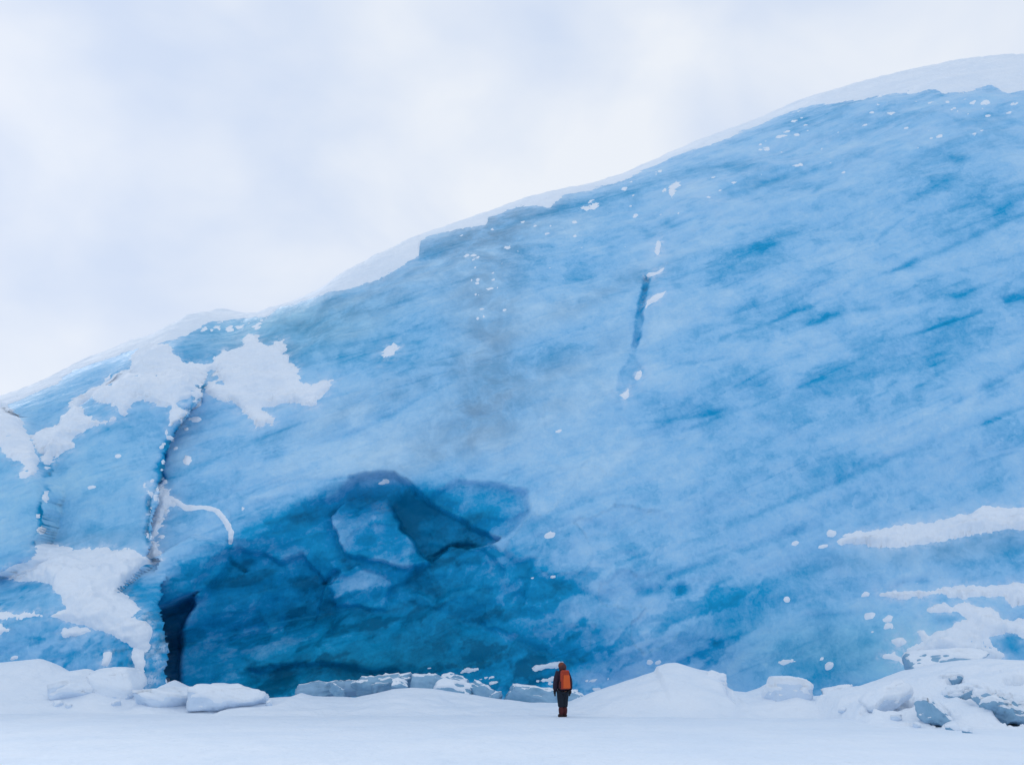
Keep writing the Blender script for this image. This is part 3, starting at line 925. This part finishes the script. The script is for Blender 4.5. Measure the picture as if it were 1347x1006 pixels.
# ------------------------------------------------------------------ broken ice blocks
def block_mesh(size, seed, cuts=9, n=16, rough=0.03, squash=0.55):
    """a rough block: a cube of points pressed against random planes, then roughened"""
    r = np.random.default_rng(seed)
    lin = np.linspace(-1, 1, n)
    A, B = np.meshgrid(lin, lin)
    one = np.ones_like(A)
    V, Fc, off = [], [], 0
    gf = grid_faces(n, n)
    for ax in range(3):
        for sgn in (-1, 1):
            c = [None] * 3
            c[ax] = one * sgn; c[(ax + 1) % 3] = A; c[(ax + 2) % 3] = B
            V.append(np.stack(c, -1).reshape(-1, 3))
            Fc.append((gf if sgn > 0 else gf[:, ::-1]) + off); off += n * n
    V = np.concatenate(V); Fc = np.concatenate(Fc)
    key = np.round(V * 1000).astype(np.int64)
    _, idx, inv = np.unique(key, axis=0, return_index=True, return_inverse=True)
    inv = inv.ravel()
    V = V[idx]; Fc = inv[Fc]
    L = np.linalg.norm(V, axis=1, keepdims=True)
    V = V * (1 - squash * 0.45) + V / L * squash * 0.6
    for k in range(cuts):
        nn = r.normal(size=3); nn /= np.linalg.norm(nn)
        dist = r.uniform(0.72, 0.98)
        over = V @ nn - dist
        V = V - np.where(over > 0, over * 0.92, 0)[:, None] * nn
    V = V * np.array(size) / 2
    s = seed * 1.7
    dsp = fbm(V[:, 0] * 3 + s, V[:, 1] * 3 + V[:, 2] * 4, 4, seed)
    dsp2 = fbm(V[:, 2] * 9 + s, V[:, 1] * 5 + V[:, 0] * 7, 3, seed + 4)
    V = V + V / np.maximum(np.linalg.norm(V, axis=1, keepdims=True), 1e-6) * ((dsp * 2.2 + dsp2) * rough)[:, None]
    return V, Fc


def vert_normals(V, Fc):
    fn = np.cross(V[Fc[:, 2]] - V[Fc[:, 0]], V[Fc[:, 3]] - V[Fc[:, 1]])
    vn = np.zeros_like(V)
    for k in range(4): np.add.at(vn, Fc[:, k], fn)
    return vn / np.maximum(np.linalg.norm(vn, axis=1, keepdims=True), 1e-9)


def ice_chunk(box, Y, depth, seed, label, tilt=(0, 0, 0), snow=0.08, lim=0.35, mat=None, name='ice_chunk', group='broken ice blocks lying in the snow', squash=0.4, rough=0.03, face_snow=0.0, n=16):
    """box: x0,y0,x1,y1 in the photo, seen at distance Y"""
    x0, y0, x1, y1 = box
    a, b = at(x0, y1, Y), at(x1, y0, Y)
    size = (b[0] - a[0], depth, b[2] - a[2])
    cz = (a[2] + b[2]) / 2
    root = thing(name, label, 'ice chunk', ((a[0] + b[0]) / 2, Y + depth / 2, a[2]), group)
    V, Fc = block_mesh(size, seed, n=n, rough=rough, squash=squash)
    from mathutils import Euler
    R = np.array(Euler(tuple(math.radians(t) for t in tilt)).to_matrix())
    V = V @ R.T + np.array([0, 0, cz - a[2]])
    vn = vert_normals(V, Fc)
    mesh_obj('ice_body', V, Fc, mat or BLOCK_ICE, root)
    if snow:
        up = vn[:, 2] + 0.35 * fbm(V[:, 0] * 2.5 + seed, V[:, 1] * 2.5 + V[:, 2] * 2, 3, seed + 9) + face_snow
        h = np.clip((up - lim) * 0.5, -0.06, 1)
        h = np.where(h > 0, snow * (1 - np.exp(-h / 0.12)), h)
        keep = (h[Fc] > 0).any(1)
        if keep.any():
            Q = V + (vn * 0.6 + np.array([0, 0, 0.5])) * h[:, None]
            sub_mesh('snow_cover', Q, Fc, keep, SNOW, root)
    return root


ice_chunk((168, 905, 246, 938), 33.6, 1.6, 201, 'rounded snow-dusted ice block with dark gap on its right, below the cave slot', snow=.09, lim=.15, squash=.25, rough=.05, face_snow=.15, mat=PALE_ICE)
ice_chunk((243, 904, 342, 937), 33.4, 1.5, 202, 'long flat-topped snowy ice block, right of the rounded block below the cave slot', (0, 2, 3), snow=.09, lim=.2, squash=.25, rough=.05, face_snow=.1, mat=PALE_ICE)
ice_chunk((105, 884, 172, 922), 34.6, 1.5, 203, 'snow-smothered lump of ice left of the rounded block', (0, 8, 5), snow=.2, lim=-.1, squash=.7, face_snow=.2, mat=PALE_ICE)
ice_chunk((58, 898, 118, 925), 34.0, 1.4, 204, 'low snowy lump with a grey hollow in the far left bank', (0, -14, 8), snow=.15, lim=.1, squash=.6, mat=PALE_ICE)
ice_chunk((388, 898, 474, 918), 38.5, .8, 205, 'low thin grey ice slab, leftmost at the foot of the wall', (-20, -9, -6), snow=.04, lim=.75, squash=.12, rough=.12)
ice_chunk((455, 889, 538, 914), 38.1, .8, 225, 'long grey ice slab ending at the dark gap in the slabs', (-18, -5, 4), snow=.04, lim=.7, squash=.12, rough=.12)
ice_chunk((432, 901, 452, 915), 37.6, .5, 226, 'small angular shard lying across the joint of the two left slabs', (10, 24, 20), snow=.03, lim=.7, squash=.1, rough=.05)
ice_chunk((641, 910, 660, 923), 37.2, .5, 227, 'little ice shard between the tilted slabs and the boulder', (8, -22, 15), snow=.03, lim=.6, squash=.15, rough=.05)
ice_chunk((514, 893, 535, 907), 37.2, .5, 206, 'small cubic ice block propped against the slab left of the dark gap', (0, 6, 10), snow=.05, lim=.5, squash=.2)
ice_chunk((540, 886, 592, 912), 38.0, .8, 207, 'wedge-shaped grey slab just right of the dark gap in the slabs', (-12, 8, 3), snow=.05, lim=.8, rough=.05, squash=.15)
ice_chunk((577, 887, 613, 912), 38.4, .8, 208, 'upright tilted ice slab, highest of the grey slabs', (0, 20, 0), snow=.05, lim=.8, rough=.05, squash=.2)
ice_chunk((571, 897, 618, 918), 37.0, .9, 209, 'snow-topped ice block lying in front of the highest slab', (0, 10, 14), snow=.08, lim=.2, squash=.4)
ice_chunk((612, 899, 648, 922), 37.3, .8, 210, 'grey ice block tilting down at the right end of the slabs', (0, 26, 0), snow=.05, lim=.8, rough=.05, squash=.25)
ice_chunk((657, 904, 742, 936), 36.8, 1.3, 211, 'grey-blue ice boulder behind the hiker, left of the legs', (0, 6, 6), snow=.05, lim=.75, rough=.06, squash=.5)
ice_chunk((734, 909, 778, 934), 36.9, 1.0, 212, 'smaller grey-blue boulder poking out right of the hiker', (0, 18, 0), snow=.05, lim=.75, rough=.06, squash=.5)
ice_chunk((934, 886, 956, 920), 34.0, .7, 213, 'blue-shaded ice lump under the right lip of the tallest bank', (0, 0, 0), snow=.08, lim=.2, squash=.6, mat=PALE_ICE)
ice_chunk((1016, 899, 1067, 933), 31.9, 1.2, 214, 'snow-capped ice boulder with a pale blue front, left of the rubble', (0, 4, 10), snow=.2, lim=.2, squash=.65, mat=PALE_ICE)
ice_chunk((1092, 905, 1126, 922), 31.2, .7, 215, 'small grey chunk at the left tip of the rubble bank', (0, -12, 0), snow=.08, lim=.3, squash=.4)
ice_chunk((1150, 908, 1204, 936), 27.2, 1.0, 216, 'rounded snowy lump with a shaded hollow on the left rubble slope', (0, -15, 10), face_snow=.1, snow=.15, lim=-.05, squash=.7, mat=PALE_ICE)
ice_chunk((1218, 924, 1250, 956), 25.5, .7, 217, 'dark grey-blue cubic chunk in a hollow low on the rubble slope', (0, 8, 12), snow=.08, lim=.45, squash=.2, rough=.05)
ice_chunk((1256, 902, 1304, 922), 27.2, .8, 218, 'grey chunk peeping from a hollow midway up the rubble', (0, -10, 0), snow=.10, lim=.45, squash=.4, rough=.05)
ice_chunk((1304, 916, 1364, 956), 25.7, 1.0, 219, 'jagged teal ice chunk at the right edge of the photo', (0, 12, 10), snow=.08, lim=.35, squash=.25, rough=.11)
ice_chunk((1318, 887, 1354, 904), 28.5, .8, 220, 'small chunk high on the rubble at the right edge', (0, 6, 0), snow=.10, lim=.4, squash=.4, rough=.05)
ice_chunk((1244, 890, 1272, 904), 28.6, .6, 221, 'small shaded chunk near the top of the rubble bank', (0, -8, 0), snow=.10, lim=.4, squash=.4, rough=.05)
ice_chunk((1205, 855, 1312, 880), 31.2, 1.0, 222, 'grey ice ledge under the snow patch atop the rubble', (0, -3, 0), snow=.06, lim=.5, squash=.2)

def snow_distance(cx, cy):
    """distance at which the sight line through a photo pixel meets a snow bank or the ground"""
    best = 60.0
    dv = Vector(ray(cx, cy)).normalized()
    for ob in snow_surfaces:
        ok, hit, _n, _i = ob.ray_cast(Vector((0, 0, CAM_H)), dv)
        if ok: best = min(best, hit.y)
    return best


bpy.context.view_layer.update()
for k, (cx, cy, r, lab) in enumerate(((74, 927, 6, 'larger of two ice chips below the low snowy lump at far left'), (88, 930, 4, 'smaller of two ice chips below the low snowy lump at far left'),
        (150, 926, 5, 'ice chip left of the rounded block below the cave slot'), (352, 926, 5, 'ice chip just right of the long flat-topped snowy block'),
        (1258, 958, 6, 'largest ice chip below the dark cubic chunk'), (1276, 962, 4.5, 'ice chip furthest right below the dark cubic chunk'), (1208, 955, 4, 'small ice chip left of the dark cubic chunk'),
        (1110, 934, 4.5, 'lone ice chip under the left tip of the rubble bank'), (1180, 946, 5, 'ice chip below the rounded snowy lump on the rubble slope'))):
    ice_chunk((cx - r, cy - r * .8, cx + r, cy + r * .7), snow_distance(cx, cy + r * .4) - 0.04, r * 2 / F_PX * 30, 300 + k, lab, (k * 37 % 40 - 20, k * 53 % 50 - 25, k * 71 % 90),
              snow=.04, lim=.2, squash=.15, rough=.015, name='ice_chip', group='ice chips scattered along the snow banks', n=7, mat=BLOCK_ICE if k in (4, 5) else PALE_ICE)

# ------------------------------------------------------------------ hiker
def skin_mesh(name, verts, edges, radii, mat, parent, sub=2):
    me = bpy.data.meshes.new(name + '_raw')
    me.from_pydata(verts, edges, [])
    ob = bpy.data.objects.new(name + '_raw', me)
    scene.collection.objects.link(ob)
    sk = ob.modifiers.new('skin', 'SKIN')
    for i, r in enumerate(radii):
        v = me.skin_vertices[0].data[i]
        v.radius = r if isinstance(r, tuple) else (r, r)
        v.use_root = (i == 0)
    sk.use_smooth_shade = True
    ss = ob.modifiers.new('sub', 'SUBSURF'); ss.levels = sub; ss.render_levels = sub
    dg = bpy.context.evaluated_depsgraph_get()
    res = bpy.data.meshes.new_from_object(ob.evaluated_get(dg))
    bpy.data.objects.remove(ob); bpy.data.meshes.remove(me)
    res.name = name
    res.materials.clear(); res.materials.append(mat)
    for p_ in res.polygons: p_.use_smooth = True
    o = bpy.data.objects.new(name, res)
    scene.collection.objects.link(o); o.parent = parent
    return o


def rbox(name, size, loc, mat, parent, bev=0.03, rot=(0, 0, 0), seg=3, taper=1.0):
    bm = bmesh.new(); bmesh.ops.create_cube(bm, size=1)
    for v in bm.verts:
        k = taper if v.co.z > 0 else 1.0
        v.co = Vector((v.co.x * size[0] * k, v.co.y * size[1] * (k * .5 + .5), v.co.z * size[2]))
    bmesh.ops.bevel(bm, geom=bm.edges[:], offset=bev, segments=seg, affect='EDGES', profile=0.6)
    me = bpy.data.meshes.new(name); bm.to_mesh(me); bm.free()
    for p_ in me.polygons: p_.use_smooth = True
    me.materials.append(mat)
    o = bpy.data.objects.new(name, me); scene.collection.objects.link(o)
    o.location = loc; o.rotation_euler = rot; o.parent = parent
    return o


NAVY = make_plain('navy_shell', (0.030, 0.020, 0.036), .7, .5, 6)
PANTS = make_plain('dark_trousers', (0.016, 0.022, 0.032), .8)
GAITER = make_plain('rust_gaiter', (0.075, 0.022, 0.024), .8, .5, 9)
BOOT = make_plain('dark_boot', (0.03, 0.018, 0.018), .7)
SKINM = make_plain('skin', (0.45, 0.27, 0.20), .6, .1)
HOOD = make_plain('hood_fabric', (0.085, 0.042, 0.045), .8, .4, 14)
HOODTOP = make_plain('rust_beanie', (0.17, 0.055, 0.035), .85, .4, 20)
GREYF = make_plain('grey_collar', (0.12, 0.115, 0.14), .85, .3)
ORANGE = make_plain('orange_pack', (0.62, 0.105, 0.028), .6, .12)
ORANGE2 = make_plain('dark_orange_pack', (0.38, 0.055, 0.03), .6, .12)
BLACK = make_plain('black_webbing', (0.02, 0.02, 0.025), .6)
WHITE = make_plain('white_patch', (0.75, 0.68, 0.62), .6, .05)

hx, hy, _ = at(741, 943, 30.8)
gz = float(ground_z(np.array([hx]), np.array([30.8]))[0])
man = thing('person', 'person standing with back turned in dark jacket, hood and trousers, rust-red gaiters', 'person', (hx, 30.8, gz - 0.02))
man.rotation_euler = (0, 0, math.radians(15))
# body under the clothes: one continuous figure, arms hanging, fingers relaxed
bv, be, br = [], [], []


def jt(p, r, prev=None):
    bv.append(p); br.append(r)
    if prev is not None: be.append((prev, len(bv) - 1))
    return len(bv) - 1


pel = jt((0, 0, .95), (.12, .09))
ch = jt((0, 0, 1.15), (.14, .10), pel); ch2 = jt((0, .01, 1.36), (.16, .11), ch)
nk = jt((0, .01, 1.50), .055, ch2); hd = jt((0, .025, 1.60), (.075, .085), nk); jt((0, .02, 1.70), (.07, .085), hd)
nose = jt((0, .115, 1.60), .018, hd)
for s in (-1, 1):
    sh = jt((s * .19, 0, 1.41), .06, ch2)
    el = jt((s * .25, -.015, 1.14), .045, sh); wr = jt((s * .265, .04, .90), .032, el)
    pal = jt((s * .268, .055, .83), (.022, .04), wr)
    for k, (dy, ln) in enumerate(((-.03, .065), (-.01, .08), (.012, .085), (.032, .075))):
        a_ = jt((s * .272, .055 + dy, .785), .0095, pal)
        b_ = jt((s * .266, .06 + dy, .785 - ln * .55), .009, a_); jt((s * .255, .068 + dy, .785 - ln), .008, b_)
    t1 = jt((s * .255, .10, .83), .011, pal); jt((s * .248, .115, .795), .009, t1)
    hp = jt((s * .08, 0, .90), .08, pel); kn = jt((s * .085, .045 if s > 0 else .01, .50), .06, hp)
    fy = .065 if s > 0 else 0.0
    ank = jt((s * .08, fy - .02, .10), .045, kn); jt((s * .09, fy + .12, .06), .035, ank)
skin_mesh('body', bv, be, br, SKINM, man, 1)
# jacket
jv = [(0, 0, .82), (0, 0, 1.02), (0, -.005, 1.20), (0, 0, 1.36), (0, .01, 1.46), (-.175, 0, 1.43), (-.255, -.02, 1.15), (-.275, .035, .86), (.175, 0, 1.43), (.255, -.02, 1.15), (.275, .035, .86)]
je = [(0, 1), (1, 2), (2, 3), (3, 4), (3, 5), (5, 6), (6, 7), (3, 8), (8, 9), (9, 10)]
jr = [(.225, .18), (.22, .175), (.22, .17), (.215, .17), (.11, .11), .12, .105, .085, .12, .105, .085]
skin_mesh('jacket', jv, je, jr, NAVY, man)
# gloves
for s in (-1, 1):
    gv = [(s * .272, .045, .90), (s * .275, .055, .84), (s * .272, .06, .785)]; ge = [(0, 1), (1, 2)]; gr = [(.065, .07), (.05, .075), (.048, .07)]
    for dy, ln in ((-.036, .065), (-.012, .08), (.012, .085), (.034, .072)):
        i0 = len(gv)
        gv += [(s * .272, .06 + dy, .765), (s * .267, .066 + dy, .765 - ln * .5), (s * .255, .075 + dy, .765 - ln)]
        ge += [(2, i0), (i0, i0 + 1), (i0 + 1, i0 + 2)]; gr += [.022, .02, .017]
    i0 = len(gv); gv += [(s * .258, .115, .825), (s * .25, .13, .785)]; ge += [(1, i0), (i0, i0 + 1)]; gr += [.024, .02]
    skin_mesh('glove', gv, ge, gr, BLACK, man, 1)
# trousers
tv = [(0, 0, .97), (-.09, 0, .86), (-.082, .01, .55), (-.075, -.01, .30), (.09, 0, .86), (.082, .05, .55), (.076, .06, .30)]
te = [(0, 1), (1, 2), (2, 3), (0, 4), (4, 5), (5, 6)]
tr = [(.20, .16), (.135, .15), (.108, .12), (.10, .11), (.135, .15), (.108, .12), (.10, .11)]
skin_mesh('trousers', tv, te, tr, PANTS, man)
for s in (-1, 1):
    fy = .065 if s > 0 else 0
    skin_mesh('gaiter', [(s * .078, fy - .005, .36), (s * .076, fy - .015, .22), (s * .076, fy - .015, .07)], [(0, 1), (1, 2)], [(.100, .110), (.096, .105), (.082, .09)], GAITER, man)
    skin_mesh('boot', [(s * .078, fy - .065, .062), (s * .08, fy, .068), (s * .09, fy + .10, .06), (s * .095, fy + .20, .05)], [(0, 1), (1, 2), (2, 3)], [.075, .085, .075, .055], BOOT, man)
# hood and collar
skin_mesh('collar', [(0, .005, 1.42), (0, .015, 1.52)], [(0, 1)], [(.165, .14), (.135, .13)], GREYF, man)


def head_wear(name, rad, loc, mat, parent, zmin=-1.0, tilt=0.0, seed=1, taper=0.0):
    bm = bmesh.new(); bmesh.ops.create_uvsphere(bm, u_segments=28, v_segments=18, radius=1)
    for v in bm.verts:
        z = max(v.co.z, zmin)
        k = 1 - taper * max(0, -z)
        v.co = Vector((v.co.x * rad[0] * k, v.co.y * rad[1] * k, z * rad[2]))
    bmesh.ops.rotate(bm, verts=bm.verts, matrix=Matrix.Rotation(tilt, 3, 'Y'))
    me = bpy.data.meshes.new(name); bm.to_mesh(me); bm.free()
    for p_ in me.polygons: p_.use_smooth = True
    me.materials.append(mat)
    o = bpy.data.objects.new(name, me); scene.collection.objects.link(o)
    o.location = loc; o.parent = parent
    return o


head_wear('hood', (.135, .150, .165), (.01, .015, 1.615), HOOD, man, taper=.18)
head_wear('beanie', (.120, .135, .120), (-.018, .03, 1.680), HOODTOP, man, zmin=-.2, tilt=-.18)

pack = thing('backpack', 'bright orange backpack worn on the back of the standing hiker', 'backpack', (hx, 30.8, gz + .9))
pack.rotation_euler = (0, 0, math.radians(15))
pb = rbox('pack_body', (.33, .20, .56), (0, -.25, .28), ORANGE2, pack, .06, (math.radians(-4), 0, 0), 4, .86)
rbox('front_pocket', (.25, .07, .43), (.025, -.36, .24), ORANGE, pack, .03, (math.radians(-4), 0, 0), 4, .9)
rbox('lid', (.28, .19, .09), (0, -.25, .565), ORANGE2, pack, .035, (math.radians(-10), 0, 0), 3, .9)
rbox('side_pocket', (.04, .15, .22), (-.175, -.24, .14), GAITER, pack, .015)
rbox('side_pocket', (.04, .15, .22), (.175, -.24, .14), GAITER, pack, .015)
rbox('zipper', (.012, .012, .40), (-.085, -.375, .25), BLACK, pack, .004, (math.radians(-4), 0, 0), 1)
rbox('logo_patch', (.07, .01, .03), (.065, -.40, .075), WHITE, pack, .004, (math.radians(-4), 0, 0), 1)
rbox('haul_loop', (.05, .03, .05), (0, -.17, .63), BLACK, pack, .01)
for s in (-1, 1):
    skin_mesh('shoulder_strap', [(s * .09, -.15, .55), (s * .11, -.05, .60), (s * .12, .09, .55), (s * .12, .17, .40), (s * .14, .14, .22), (s * .17, -.04, .10), (s * .15, -.15, .08)],
              [(0, 1), (1, 2), (2, 3), (3, 4), (4, 5), (5, 6)], [(.012, .028)] * 7, BLACK, pack, 1)
